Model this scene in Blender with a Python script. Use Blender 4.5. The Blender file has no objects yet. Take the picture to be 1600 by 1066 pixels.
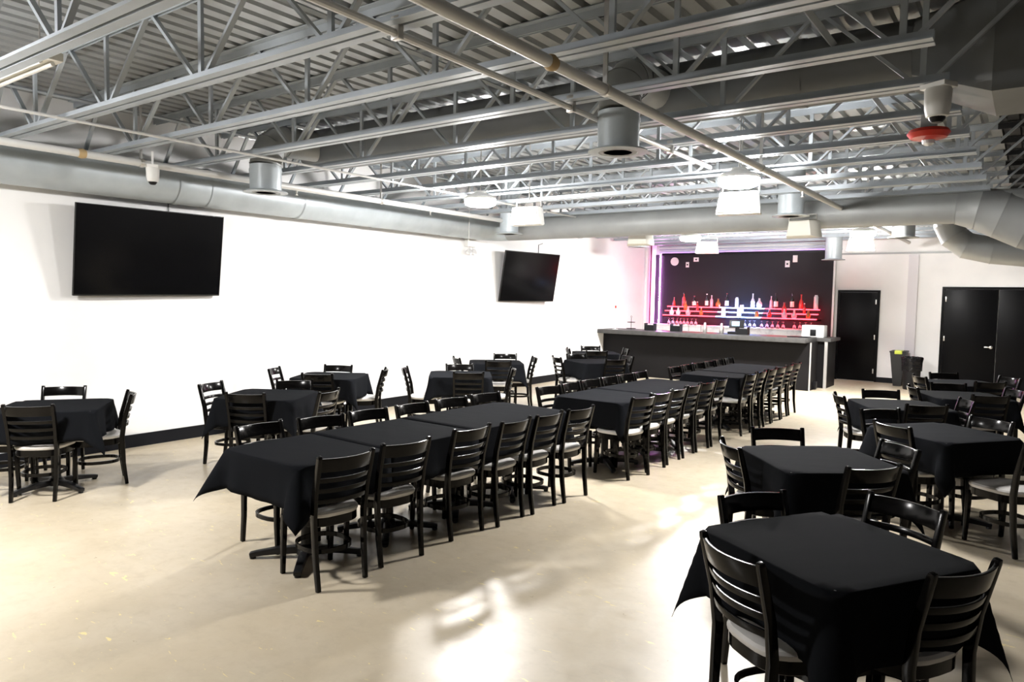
import bpy, bmesh, math, random
from mathutils import Vector, Matrix
random.seed(7)
sc = bpy.context.scene
COL = sc.collection

# ---------------------------------------------------------------- camera, world, exposure
def set_camera():
    yaw, pitch, roll = -0.6266, -0.0624, 0.0174
    fw = Vector((math.sin(yaw)*math.cos(pitch), math.cos(yaw)*math.cos(pitch), math.sin(pitch)))
    r = Vector((math.cos(yaw), -math.sin(yaw), 0)); u = r.cross(fw)
    r2 = math.cos(roll)*r + math.sin(roll)*u; u2 = -math.sin(roll)*r + math.cos(roll)*u
    cam = bpy.data.cameras.new('camera'); cam.sensor_width = 36; cam.lens = 36*1122.66/1600
    cam.clip_start = .05; cam.clip_end = 200
    o = bpy.data.objects.new('camera', cam); COL.objects.link(o)
    m = Matrix((r2, u2, -fw)).transposed().to_4x4(); m.translation = (0, 0, 1.85)
    o.matrix_world = m; sc.camera = o
set_camera()
w = bpy.data.worlds.new('world'); sc.world = w; w.use_nodes = True
w.node_tree.nodes['Background'].inputs[0].default_value = (.5, .52, .55, 1)
w.node_tree.nodes['Background'].inputs[1].default_value = 0.12
sc.view_settings.view_transform = 'Standard'; sc.view_settings.look = 'None'
sc.view_settings.gamma = 1; sc.view_settings.use_curve_mapping = False
sc.view_settings.exposure = 0.05
LAMP_STRENGTH = 610.0

# ---------------------------------------------------------------- materials
def mat(name, col, rough=.5, metal=0., spec=.5, coat=0., noise=None, bump=None, emis=None, sheen=0., trans=0., alpha=1.):
    m = bpy.data.materials.new(name); m.use_nodes = True
    nt = m.node_tree; b = nt.nodes['Principled BSDF']; I = b.inputs
    I['Base Color'].default_value = (*col, 1); I['Roughness'].default_value = rough; I['Metallic'].default_value = metal
    I['Specular IOR Level'].default_value = spec; I['Coat Weight'].default_value = coat; I['Sheen Weight'].default_value = sheen
    I['Transmission Weight'].default_value = trans; I['Alpha'].default_value = alpha
    tc = nt.nodes.new('ShaderNodeTexCoord')
    if noise:   # (scale, colour 2, low, high)
        n = nt.nodes.new('ShaderNodeTexNoise'); n.inputs['Scale'].default_value = noise[0]; n.inputs['Detail'].default_value = 6
        nt.links.new(tc.outputs['Object'], n.inputs['Vector'])
        mr = nt.nodes.new('ShaderNodeMapRange'); mr.inputs[1].default_value = noise[2]; mr.inputs[2].default_value = noise[3]
        nt.links.new(n.outputs['Fac'], mr.inputs[0])
        mx = nt.nodes.new('ShaderNodeMix'); mx.data_type = 'RGBA'
        mx.inputs[6].default_value = (*col, 1); mx.inputs[7].default_value = (*noise[1], 1)
        nt.links.new(mr.outputs[0], mx.inputs[0]); nt.links.new(mx.outputs[2], I['Base Color'])
    if bump:    # (scale, strength, distance, stretch)
        n2 = nt.nodes.new('ShaderNodeTexNoise'); n2.inputs['Scale'].default_value = bump[0]; n2.inputs['Detail'].default_value = 3
        mp = nt.nodes.new('ShaderNodeMapping'); mp.inputs['Scale'].default_value = bump[3] if len(bump) > 3 else (1, 1, 1)
        nt.links.new(tc.outputs['Object'], mp.inputs['Vector']); nt.links.new(mp.outputs[0], n2.inputs['Vector'])
        bp = nt.nodes.new('ShaderNodeBump'); bp.inputs['Strength'].default_value = bump[1]; bp.inputs['Distance'].default_value = bump[2]
        nt.links.new(n2.outputs['Fac'], bp.inputs['Height']); nt.links.new(bp.outputs[0], I['Normal'])
    if emis:
        I['Emission Color'].default_value = (*emis[0], 1); I['Emission Strength'].default_value = emis[1]
    return m

M = {}
M['wall'] = mat('wall_paint', (.86, .855, .85), .6, noise=(1.5, (.80, .80, .80), .45, .75), bump=(60, .05, .002))
M['blackwall'] = mat('black_wall_paint', (.020, .018, .022), .5, 0, .2)
M['base'] = mat('baseboard_vinyl', (.008, .0085, .011), .45, 0, .12)
M['deck'] = mat('roof_deck_steel', (.44, .455, .455), .36, .45, noise=(3, (.37, .385, .385), .4, .7))
M['joist'] = mat('joist_grey_paint', (.42, .46, .50), .42, .2, noise=(2.5, (.34, .375, .405), .4, .7))
M['duct'] = mat('galvanised_duct', (.48, .53, .56), .42, .15, noise=(4, (.41, .455, .485), .35, .7))
M['ductgrey'] = mat('dull_sheet_metal', (.34, .355, .355), .5, .15, noise=(2, (.29, .30, .30), .4, .7))
M['ductshade'] = mat('shaded_duct_grey', (.17, .178, .182), .5, .1, noise=(2, (.14, .147, .15), .4, .7))  # shade up between the joists is put into this duct colour
M['pipe'] = mat('painted_pipe', (.62, .62, .61), .4, .1)
M['ductdark'] = mat('diffuser_shadow', (.04, .04, .04), .6)
M['wood'] = mat('black_lacquered_wood', (.0036, .0033, .0031), .17, 0, .17)
M['seat'] = mat('grey_vinyl_seat', (.62, .60, .58), .42, noise=(6, (.55, .54, .52), .4, .7))
M['cloth'] = mat('black_polyester_cloth', (.0075, .0082, .0098), .85, 0, .02, bump=(3.0, .2, .02, (1, 2.2, 1)))
M['iron'] = mat('black_iron_base', (.008, .008, .009), .38, 0, .35)
M['tabletop'] = mat('dark_laminate', (.03, .025, .02), .5)
M['door'] = mat('black_door_paint', (.0035, .0035, .004), .32, 0, .07)
M['chrome'] = mat('brushed_nickel', (.62, .60, .57), .3, .9)
M['tvscreen'] = mat('tv_glass', (.003, .003, .0035), .14, 0, .3)
M['tvframe'] = mat('tv_bezel', (.008, .008, .008), .4)
M['white'] = mat('white_plastic', (.82, .82, .80), .4)
M['cream'] = mat('cream_plastic', (.72, .70, .63), .45)
M['black'] = mat('black_plastic', (.008, .008, .009), .4, 0, .2)
M['red'] = mat('red_plastic', (.55, .025, .012), .3)
M['lens'] = mat('clear_lens', (.8, .8, .8), .1, .3)
M['lamp'] = mat('lamp_diffuser', (.9, .9, .9), .5, emis=((1.0, .975, .95), LAMP_STRENGTH))
M['lampfar'] = mat('bright_lamp_diffuser', (.9, .9, .9), .5, emis=((1.0, .975, .95), LAMP_STRENGTH*1.8))
M['counter'] = mat('grey_countertop', (.068, .067, .066), .4, 0, .15, noise=(9, (.052, .051, .05), .4, .7))
M['barpanel'] = mat('charcoal_bar_panel', (.009, .0085, .009), .5, 0, .08)
M['steeltrim'] = mat('aluminium_trim', (.55, .54, .53), .4, .6)
M['marble'] = mat('white_marble', (.80, .79, .78), .3, noise=(7, (.62, .6, .6), .5, .68))
M['ledred'] = mat('red_led_acrylic', (.8, .1, .1), .4, emis=((1.0, .03, .05), 11.0))
M['ledblue'] = mat('blue_led_acrylic', (.5, .6, .9), .4, emis=((.32, .45, 1.0), 18.0))
M['ledpink'] = mat('pink_led_strip', (.9, .5, .7), .4, emis=((.90, .34, 1.0), 120.0))
M['ledviolet'] = mat('violet_led_strip', (.6, .4, .9), .4, emis=((.62, .26, 1.0), 13.0))
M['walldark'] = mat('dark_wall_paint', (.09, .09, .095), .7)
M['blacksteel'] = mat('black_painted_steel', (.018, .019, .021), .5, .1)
M['darkred'] = mat('red_lit_conduit', (.22, .02, .04), .5)  # red light by the bar is put into the conduit's colour
M['greytrim'] = mat('grey_column_paint', (.70, .68, .71), .6)
M['tape'] = mat('tan_tape', (.42, .30, .15), .7)
M['bin'] = mat('grey_bin_plastic', (.03, .03, .03), .5, 0, .2)
M['bag'] = mat('black_bin_bag', (.006, .006, .007), .25, 0, .25, bump=(14, .8, .03))
M['yellow'] = mat('yellow_green_plastic', (.62, .70, .08), .45)
M['screen'] = mat('till_screen', (.1, .2, .5), .3, emis=((.35, .55, 1.0), 2.2))
M['wire'] = mat('dark_wire', (.03, .03, .03), .5)

def floor_mat():
    m = bpy.data.materials.new('polished_concrete'); m.use_nodes = True; nt = m.node_tree; L = nt.links
    b = nt.nodes['Principled BSDF']; tc = nt.nodes.new('ShaderNodeTexCoord')
    def noise(scale, det=6, rough=.55, stretch=None, dist=0):
        n = nt.nodes.new('ShaderNodeTexNoise'); n.inputs['Scale'].default_value = scale; n.inputs['Detail'].default_value = det
        n.inputs['Roughness'].default_value = rough; n.inputs['Distortion'].default_value = dist
        if stretch:
            mp = nt.nodes.new('ShaderNodeMapping'); mp.inputs['Scale'].default_value = stretch; mp.inputs['Rotation'].default_value = (0, 0, .5)
            L.new(tc.outputs['Object'], mp.inputs['Vector']); L.new(mp.outputs[0], n.inputs['Vector'])
        else: L.new(tc.outputs['Object'], n.inputs['Vector'])
        return n
    def rng(src, a, bb, lo=0, hi=1):
        r = nt.nodes.new('ShaderNodeMapRange'); r.inputs[1].default_value = a; r.inputs[2].default_value = bb
        r.inputs[3].default_value = lo; r.inputs[4].default_value = hi; L.new(src, r.inputs[0]); return r.outputs[0]
    def mix(f, c1, c2):
        x = nt.nodes.new('ShaderNodeMix'); x.data_type = 'RGBA'; L.new(f, x.inputs[0])
        for i, c in ((6, c1), (7, c2)):
            if isinstance(c, tuple): x.inputs[i].default_value = (*c, 1)
            else: L.new(c, x.inputs[i])
        return x.outputs[2]
    big = noise(.55, 5, .6, dist=.6); mid = noise(2.2, 10, .66, dist=.3); fine = noise(9, 8, .65)
    streak = noise(6.5, 4, .55, (1, 3.2, 1), 1.5); crack = noise(5.5, 10, .7, (1, 1.7, 1), .8)
    c = mix(rng(big.outputs['Fac'], .30, .72), (.52, .445, .33), (.44, .375, .27))
    c = mix(rng(mid.outputs['Fac'], .42, .78, 0, .6), c, (.57, .51, .41))
    c = mix(rng(fine.outputs['Fac'], .52, .8, 0, .42), c, (.36, .305, .215))
    c = mix(rng(crack.outputs['Fac'], .50, .85, 0, .45), c, (.34, .29, .21))
    c = mix(rng(streak.outputs['Fac'], .675, .70, 0, .8), c, (.78, .66, .28))
    L.new(c, b.inputs['Base Color'])
    L.new(rng(fine.outputs['Fac'], .3, .7, .27, .42), b.inputs['Roughness'])
    b.inputs['Specular IOR Level'].default_value = .55
    bp = nt.nodes.new('ShaderNodeBump'); bp.inputs['Strength'].default_value = .06; bp.inputs['Distance'].default_value = .004
    L.new(fine.outputs['Fac'], bp.inputs['Height']); L.new(bp.outputs[0], b.inputs['Normal'])
    return m
M['floor'] = floor_mat()

# ---------------------------------------------------------------- mesh helpers
class MB:
    def __init__(s): s.v = []; s.f = []
    def add(s, vs, fs):
        o = len(s.v); s.v += [tuple(v) for v in vs]; s.f += [tuple(i+o for i in f) for f in fs]; return s
    def box(s, x0, x1, y0, y1, z0, z1, mx=None):
        vs = [(x0,y0,z0),(x1,y0,z0),(x1,y1,z0),(x0,y1,z0),(x0,y0,z1),(x1,y0,z1),(x1,y1,z1),(x0,y1,z1)]
        if mx is not None: vs = [mx @ Vector(v) for v in vs]
        return s.add(vs, [(0,3,2,1),(4,5,6,7),(0,1,5,4),(1,2,6,5),(2,3,7,6),(3,0,4,7)])
    def loops(s, ls, cap0=True, cap1=True, closed=False):
        n = len(ls[0]); vs = [p for l in ls for p in l]; fs = []
        k = len(ls); rngk = range(k) if closed else range(k-1)
        for i in rngk:
            j = (i+1) % k
            for a in range(n):
                b = (a+1) % n; fs.append((i*n+a, i*n+b, j*n+b, j*n+a))
        if not closed:
            if cap0: fs.append(tuple(reversed(range(n))))
            if cap1: fs.append(tuple((k-1)*n+a for a in range(n)))
        return s.add(vs, fs)
    def tube(s, pts, rad, n=10, cap=True):
        pts = [Vector(p) for p in pts]; rads = rad if isinstance(rad, (list, tuple)) else [rad]*len(pts); ls = []; up = None
        for i, p in enumerate(pts):
            t = (pts[min(i+1, len(pts)-1)] - pts[max(i-1, 0)]).normalized()
            if up is None: up = Vector((0,0,1)) if abs(t.z) < .9 else Vector((1,0,0))
            sx = t.cross(up).normalized(); up = sx.cross(t).normalized()
            ls.append([p + (sx*math.cos(a)+up*math.sin(a))*rads[i] for a in [2*math.pi*q/n for q in range(n)]])
        return s.loops(ls, cap, cap)
    def bar(s, pts, w, h, side):
        """rectangular bar along pts; side = width direction; w, h may be lists"""
        pts = [Vector(p) for p in pts]; ls = []
        for i, p in enumerate(pts):
            t = (pts[min(i+1, len(pts)-1)] - pts[max(i-1, 0)]).normalized()
            sd = Vector(side); sd = (sd - t*sd.dot(t)).normalized(); u = t.cross(sd)
            ww = (w[i] if isinstance(w, list) else w)/2; hh = (h[i] if isinstance(h, list) else h)/2
            ls.append([p-sd*ww-u*hh, p+sd*ww-u*hh, p+sd*ww+u*hh, p-sd*ww+u*hh])
        return s.loops(ls)
    def lathe(s, prof, n=16, c=(0,0,0)):
        ls = [[(c[0]+r*math.cos(2*math.pi*q/n), c[1]+r*math.sin(2*math.pi*q/n), c[2]+z) for q in range(n)] for r, z in prof]
        return s.loops(ls, prof[0][0] > 1e-5, prof[-1][0] > 1e-5)
    def mesh(s, name, ang=35, bevel=0.):
        me = bpy.data.meshes.new(name); me.from_pydata(s.v, [], s.f)
        bm = bmesh.new(); bm.from_mesh(me)
        bmesh.ops.remove_doubles(bm, verts=bm.verts, dist=1e-6)
        if bevel:
            es = [e for e in bm.edges if len(e.link_faces) == 2 and e.calc_face_angle(0) > .6]
            bmesh.ops.bevel(bm, geom=es, offset=bevel, segments=2, profile=.6, affect='EDGES', clamp_overlap=True)
        bmesh.ops.recalc_face_normals(bm, faces=bm.faces); bm.to_mesh(me); bm.free()
        for p in me.polygons: p.use_smooth = True
        me.set_sharp_from_angle(angle=math.radians(ang)); return me
    def build(s, name, m, parent=None, bevel=0., ang=35):
        me = s.mesh(name, ang, bevel); me.materials.append(m if not isinstance(m, str) else M[m])
        return link(name, me, parent)
def link(name, me, parent=None):
    o = bpy.data.objects.new(name, me); COL.objects.link(o)
    if parent is not None: o.parent = parent
    return o
def tag(o, label=None, cat=None, group=None, kind=None):
    if label: o['label'] = label
    if cat: o['category'] = cat
    if group: o['group'] = group
    if kind: o['kind'] = kind
    return o
def thing(name, label, cat, loc=(0,0,0), rz=0., group=None):
    o = bpy.data.objects.new(name, None); COL.objects.link(o); o.empty_display_size = .1
    o.location = loc; o.rotation_euler = (0, 0, rz); return tag(o, label, cat, group)
def struct(o): o['kind'] = 'structure'; return o
def dup(root, loc, rz=0., label=None, group=None):
    r = root.copy(); COL.objects.link(r); r.location = loc; r.rotation_euler = (0, 0, rz)
    if label: r['label'] = label
    if group: r['group'] = group
    for ch in root.children:
        c = ch.copy(); COL.objects.link(c); c.parent = r
        for g in ch.children:
            d = g.copy(); COL.objects.link(d); d.parent = c
    return r
R = math.radians

# ---------------------------------------------------------------- room shell
XW, XR, YB, YF, ZD = -8.486, 3.4, 18.46, -3.2, 3.855
struct(MB().box(XW-.2, XR+.2, YF-.2, YB+.2, -.12, 0).build('floor', 'floor'))
struct(MB().box(XW-.15, XW, YF-.15, YB+.15, 0, 4.05).build('wall_left', 'wall'))
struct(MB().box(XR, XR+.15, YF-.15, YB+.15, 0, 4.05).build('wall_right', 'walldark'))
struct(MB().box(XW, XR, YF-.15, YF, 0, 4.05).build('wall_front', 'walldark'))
struct(MB().box(XW, XR, YB, YB+.15, 0, 4.05).build('wall_back', 'wall'))
# corrugated roof deck: flutes run along Y
def deck():
    p = .172; prof = []; x = XW-.1
    while x < XR+.1:
        prof += [(x, ZD), (x+.102, ZD), (x+.114, ZD+.045), (x+.160, ZD+.045)]; x += p
    prof.append((x, ZD)); vs = []; fs = []
    for q in prof: vs += [(q[0], YF-.1, q[1]), (q[0], YB+.1, q[1])]
    for i in range(len(prof)-1): fs.append((2*i, 2*i+1, 2*i+3, 2*i+2))
    top = len(vs); vs += [(XW-.1, YF-.1, ZD+.12), (XW-.1, YB+.1, ZD+.12), (x, YB+.1, ZD+.12), (x, YF-.1, ZD+.12)]
    fs.append((top, top+1, top+2, top+3))
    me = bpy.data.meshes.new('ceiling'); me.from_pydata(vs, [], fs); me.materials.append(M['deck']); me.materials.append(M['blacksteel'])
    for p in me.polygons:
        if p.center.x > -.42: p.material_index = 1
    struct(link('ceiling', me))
deck()
struct(MB().box(XW, XW+.015, YF, 15.50, 0, .15).build('baseboard_left', 'base'))
struct(MB().box(-2.90, -1.62, YB-.015, YB, 0, .12).build('baseboard_back', 'base'))
struct(MB().box(-2.33, -2.13, YB-.05, YB, .12, 2.93).build('trim_1', 'greytrim'))
struct(MB().box(-3.84, XR, YB-.03, YB, 2.96, 3.0).build('trim_2', 'ductgrey'))
# black bar wall panel, its aluminium edges
struct(MB().box(XW, -3.90, YB-.06, YB, 0, 3.05).build('wall_bar', 'blackwall'))
tag(MB().box(-8.345, -8.33, YB-.085, YB-.06, 1.18, 3.05).build('light_strip', 'ledpink'), 'pink vertical light strip at the left edge of the black bar wall', 'light')
for k_, z_ in enumerate((3.10, 3.17, 3.25, 3.33)):
    struct(MB().box(XW+.1, -3.9, YB-.05, YB, z_, z_+.028).build('trim_%d' % (4+k_), 'joist'))
struct(MB().box(-3.90, -3.855, YB-.085, YB, 0, 3.05).build('trim_3', 'steeltrim'))
# doors
def door(n, x0, x1, h, leaves, hinge_side):
    d = MB()
    d.box(x0-.05, x0, YB-.03, YB, 0, h+.05).box(x1, x1+.05, YB-.03, YB, 0, h+.05).box(x0, x1, YB-.03, YB, h, h+.05)
    fr = struct(d.build('door_%d' % n, 'door'))
    for i in range(leaves):
        wd = (x1-x0)/leaves
        lf = MB().box(x0+i*wd+.004, x0+(i+1)*wd-.004, YB-.022, YB+.0, .012, h-.004).build('door_leaf', 'door', fr, .003)
        hx = x0+i*wd+.03 if (hinge_side < 0 or (leaves == 2 and i == 0)) else x0+(i+1)*wd-.03
        for z in (.25, h*.5, h-.22):
            MB().box(hx-.012, hx+.012, YB-.03, YB-.02, z-.055, z+.055).build('hinge', 'chrome', lf, .002)
        if leaves == 2 and i == 0:
            k = MB().lathe([(.0,-.06),(.028,-.055),(.033,-.035),(.024,-.012),(.012,-.008),(.012,0),(.035,.0),(.035,.006),(0,.006)], 14)
            o = k.build('door_knob', 'chrome', lf); o.rotation_euler = (-math.pi/2, 0, 0); o.location = (x0+wd-.09, YB-.03, .93)
            MB().box(x0+wd-.21, x0+wd-.09, YB-.075, YB-.06, .92, .945).build('lever', 'chrome', lf, .004)
door(1, -3.74, -2.93, 2.08, 1, 1)
door(2, -1.60, .38, 2.17, 2, 1)
# white vertical pipe in the corner by the bar
tag(MB().tube([(XW+.05, 17.72, 0), (XW+.05, 17.72, ZD)], .045, 10).build('corner_pipe', 'white'), 'white vertical pipe in the corner left of the black bar wall', 'pipe')
tag(MB().tube([(XW+.03, 18.05, 0), (XW+.03, 18.05, ZD)], .02, 10).build('corner_conduit', 'darkred'), 'thin red-lit conduit beside the white corner pipe', 'conduit')

# ---------------------------------------------------------------- roof joists
def angle_bar(mb, x0, x1, y, z, s, up):
    """steel angle along X: vertical leg at y, horizontal flange pointing to s; up=+1 flange at the bottom, -1 at the top"""
    a, t = .062, .007
    mb.box(x0, x1, min(y, y+s*t), max(y, y+s*t), z if up > 0 else z-a, z+a if up > 0 else z)
    mb.box(x0, x1, min(y+s*t, y+s*a), max(y+s*t, y+s*a), z if up > 0 else z-t, z+t if up > 0 else z)
    return mb
BN = [-7.2+1.31*i for i in range(6)]; TN = [-7.855+1.31*i for i in range(7)]
ZB, ZT = 3.24, 3.85
def make_joist():
    t = thing('steel_joist', '', 'joist', (0,0,0), 0, 'open web roof joists')
    for s in (1, -1):
        angle_bar(MB(), XW+.1, -.5, s*.012, ZB, s, 1).build('bottom_chord', 'joist', t)
        angle_bar(MB(), XW+.01, -.42, s*.012, ZT, s, -1).build('top_chord', 'joist', t)
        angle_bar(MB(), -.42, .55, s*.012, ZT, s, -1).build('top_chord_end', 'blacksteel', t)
    for x in BN:
        MB().box(x-.018, x+.018, -.012, .012, ZB+.03, ZT-.03).build('web_post', 'joist', t)
    for i, x in enumerate(BN):
        for tx in (TN[i], TN[i+1]):
            d = .07 if tx > x else -.07
            MB().bar([(x+d, 0, ZB+.045), (tx-d*.6, 0, ZT-.045)], .036, .022, (0, 1, 0)).build('web_diagonal', 'joist', t)
    MB().bar([(XW+.2, 0, ZB+.045), (TN[0]-.04, 0, ZT-.045)], .036, .022, (0, 1, 0)).build('web_diagonal', 'joist', t)
    return t
ORD = ['first','second','third','fourth','fifth','sixth','seventh','eighth','ninth','tenth','eleventh','twelfth','thirteenth','fourteenth','fifteenth','sixteenth','seventeenth','eighteenth','nineteenth','twentieth','twenty-first']
JY = [1.865+.8685*k for k in range(-1, 19)]
j0 = make_joist()
for i, y in enumerate(JY):
    lab = 'grey open-web steel roof joist crossing the ceiling, %s from the camera' % ORD[i]
    if i == 0: j0.location = (0, y, 0); j0['label'] = lab
    else: dup(j0, (0, y, 0), 0, lab)
g = thing('steel_girder', 'steel I-beam girder carrying the right ends of the roof joists', 'girder')
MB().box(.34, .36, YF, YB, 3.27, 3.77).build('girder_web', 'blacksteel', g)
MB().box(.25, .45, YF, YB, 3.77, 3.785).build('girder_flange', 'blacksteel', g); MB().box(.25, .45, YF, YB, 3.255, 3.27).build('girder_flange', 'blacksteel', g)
# bridging angles and conduits along the room
def ybar(name, x, z, y0, y1, r, m, lab, cat, n=8):
    return tag(MB().tube([(x, y0, z), (x, y1, z)], r, n).build(name, m), lab, cat)
ybar('bridging_bar', -7.62, 3.68, .9, 17.6, .016, 'joist', 'thin bridging bar high between joists near the left wall', 'bar', 4)
ybar('bridging_bar', -3.9, 3.68, .9, 17.6, .02, 'joist', 'thin bridging bar high between joists over the long tables', 'bar', 4)
ybar('bridging_bar', -1.25, 3.68, .9, 17.6, .028, 'joist', 'bridging bar high between joists over the right-hand tables', 'bar', 4)
ybar('ceiling_conduit', -6.4, 3.215, .9, 12.2, .013, 'pipe', 'thin conduit strapped under the joists over the wall tables', 'conduit')
def clamp(par, x, y, z):
    MB().box(x-.03, x+.03, y-.02, y+.02, z-.03, z+.09).build('clamp', 'chrome', par, .006)
cd = thing('ceiling_conduit', 'conduit strapped under the joists beside the long sprinkler pipe', 'conduit')
MB().tube([(-2.75, .9, 3.2), (-2.75, 7.2, 3.2)], .021, 10).build('tube', 'pipe', cd)
for y in (JY[2], JY[4], JY[6]): clamp(cd, -2.75, y, 3.2)
def sprinkler(label, x, z, y0, y1, r, hang, heads, tape, m='pipe'):
    t = thing('sprinkler_pipe', label, 'pipe')
    MB().tube([(x, y0, z), (x, y1, z)], r, 14).build('pipe_run', m, t)
    for y in hang:
        MB().bar([(x, y, z+r), (x, y, ZD)], .03, .012, (1,0,0)).build('hanger', 'chrome', t)
        MB().tube([(x, y-.02, z), (x, y+.02, z)], r+.008, 14).build('hanger_ring', 'chrome', t)
    MB().tube([(x, tape-.03, z), (x, tape, z), (x, tape+.035, z)], [r+.004, r+.012, r+.004], 14).build('tape_wrap', 'tape', t)
    for y in heads:
        h = MB().lathe([(.0,0),(.014,0),(.014,.03),(.006,.035),(.006,.055),(.02,.058),(.02,.062),(0,.062)], 10)
        o = h.build('sprinkler_head', 'chrome', t); o.rotation_euler = (math.pi, 0, 0); o.location = (x, y, z-r+.008)
sprinkler('white sprinkler pipe running along the left wall beside the round duct', -7.33, 3.12, 0.3, 10.2, .036, (3.72, 7.0), (8.0, 5.6), 3.16)
sprinkler('long grey sprinkler pipe crossing over the middle of the ceiling', -2.19, 3.12, .9, 17.2, .034, (3.95, 7.05, 12.4), (8.6, 11.2), 3.34)

# ---------------------------------------------------------------- ducts
def ring(par, p0, p1, r): MB().tube([p0, p1], r, 28, False).build('collar', 'duct', par)
def gores(pts, rads, par):
    full = MB().tube(pts, rads, 28, False); n = 28
    for i in range(len(pts)-1):
        a = [Vector(v) for v in full.v[i*n:(i+1)*n]]; b = [Vector(v) for v in full.v[(i+1)*n:(i+2)*n]]
        ca = sum(a, Vector())/n; m_ = [p+(p-ca).normalized()*.006 for p in a]
        MB().loops([m_, [p+(q-p)*.04 for p, q in zip(a, b)], b], i == 0, False).build('elbow_gore', 'ductgrey', par)
wd = thing('wall_duct', 'large round galvanised duct running along the top of the left wall', 'duct')
XD, ZDU, RD = -8.235, 3.09, .228
segs = [YF, -.4, 2.2, 4.55, 4.95, 6.3, 7.7, 9.3, 10.45]
for i in range(len(segs)-1):
    MB().tube([(XD, segs[i], ZDU), (XD, segs[i+1], ZDU)], RD, 32, False).build('duct_section', 'duct', wd)
    if i: ring(wd, (XD, segs[i]-.035, ZDU), (XD, segs[i]+.035, ZDU), RD+.008)
tr = thing('trunk_duct', 'round trunk duct crossing the room below the joists before the bar', 'duct')
YT, RT = 10.78, .20
pts = [(XD, 10.45, ZDU)]
for k in range(1, 7):
    a = k/6*math.pi/2; pts.append((XD+.33*(1-math.cos(a)), 10.45+.33*math.sin(a), ZDU-.02*k/6))
MB().tube(pts, [RD-(RD-RT)*k/6 for k in range(7)], 28, False).build('elbow', 'duct', tr)
xs = [pts[-1][0], -6.4, -4.9, -3.4, -1.9, -.85]
for i in range(len(xs)-1):
    MB().tube([(xs[i], YT, 3.07), (xs[i+1], YT, 3.07)], RT, 28, False).build('duct_section', 'ductgrey', tr)
    if i: MB().tube([(xs[i]-.03, YT, 3.07), (xs[i]+.03, YT, 3.07)], RT+.006, 28, False).build('collar', 'ductgrey', tr)
P = [(-.85, YT, 3.07), (-.62, YT, 3.045), (-.38, YT+.02, 2.97), (-.1, YT+.04, 2.86), (.25, YT+.06, 2.74), (.8, YT+.06, 2.62)]
RR = [.21, .26, .30, .33, .34, .34]
gores(P, RR, tr)
MB().tube([(-.85, YT, 3.07), (1.2, YT, 3.07)], RT, 28, False).build('duct_section', 'ductgrey', tr)
dd = thing('bent_duct', 'short grey duct elbow turning down near the back wall doors', 'duct')
Q = [(-1.15, 13.0, 3.28), (-1.13, 13.0, 3.06), (-1.05, 13.0, 2.88), (-.88, 13.02, 2.74), (-.55, 13.05, 2.66), (0, 13.1, 2.60)]
gores(Q, [.2]*6, dd)
MB().bar([(-1.15, 13, 3.28), (-1.15, 13, ZD)], .04, .04, (1,0,0)).build('hanger', 'ductgrey', dd)
# duct between the joists with a sheet-metal box at its right end
cr = thing('cross_duct', 'dark round duct running between two joists to a sheet-metal box', 'duct')
YC_, ZC_, RC_ = 5.78, 3.57, .245
xs = [-7.22, -5.6, -4.1, -2.6, -1.5, -.75]
for i in range(len(xs)-1):
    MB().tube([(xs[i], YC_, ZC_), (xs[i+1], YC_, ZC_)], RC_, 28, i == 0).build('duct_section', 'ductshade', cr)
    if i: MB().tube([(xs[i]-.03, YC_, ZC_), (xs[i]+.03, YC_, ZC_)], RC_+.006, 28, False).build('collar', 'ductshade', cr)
def rect(x, y0, y1, z0, z1):
    # 16 points round a rectangle, matching a circle's angles
    out = []
    for q in range(16):
        a = 2*math.pi*q/16; c, s = math.cos(a), math.sin(a); k = 1/max(abs(c), abs(s))
        out.append((x, (y0+y1)/2+c*k*(y1-y0)/2, (z0+z1)/2+s*k*(z1-z0)/2))
    return out
circ = [(-.75, YC_+RC_*math.cos(2*math.pi*q/16), ZC_+RC_*math.sin(2*math.pi*q/16)) for q in range(16)]
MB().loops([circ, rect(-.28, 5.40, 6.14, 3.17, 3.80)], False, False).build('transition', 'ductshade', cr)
MB().loops([rect(-.28, 5.40, 6.14, 3.17, 3.80), rect(XR-.01, 5.40, 6.14, 3.17, 3.80)], False, False).build('rectangular_duct', 'ductshade', cr)
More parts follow.
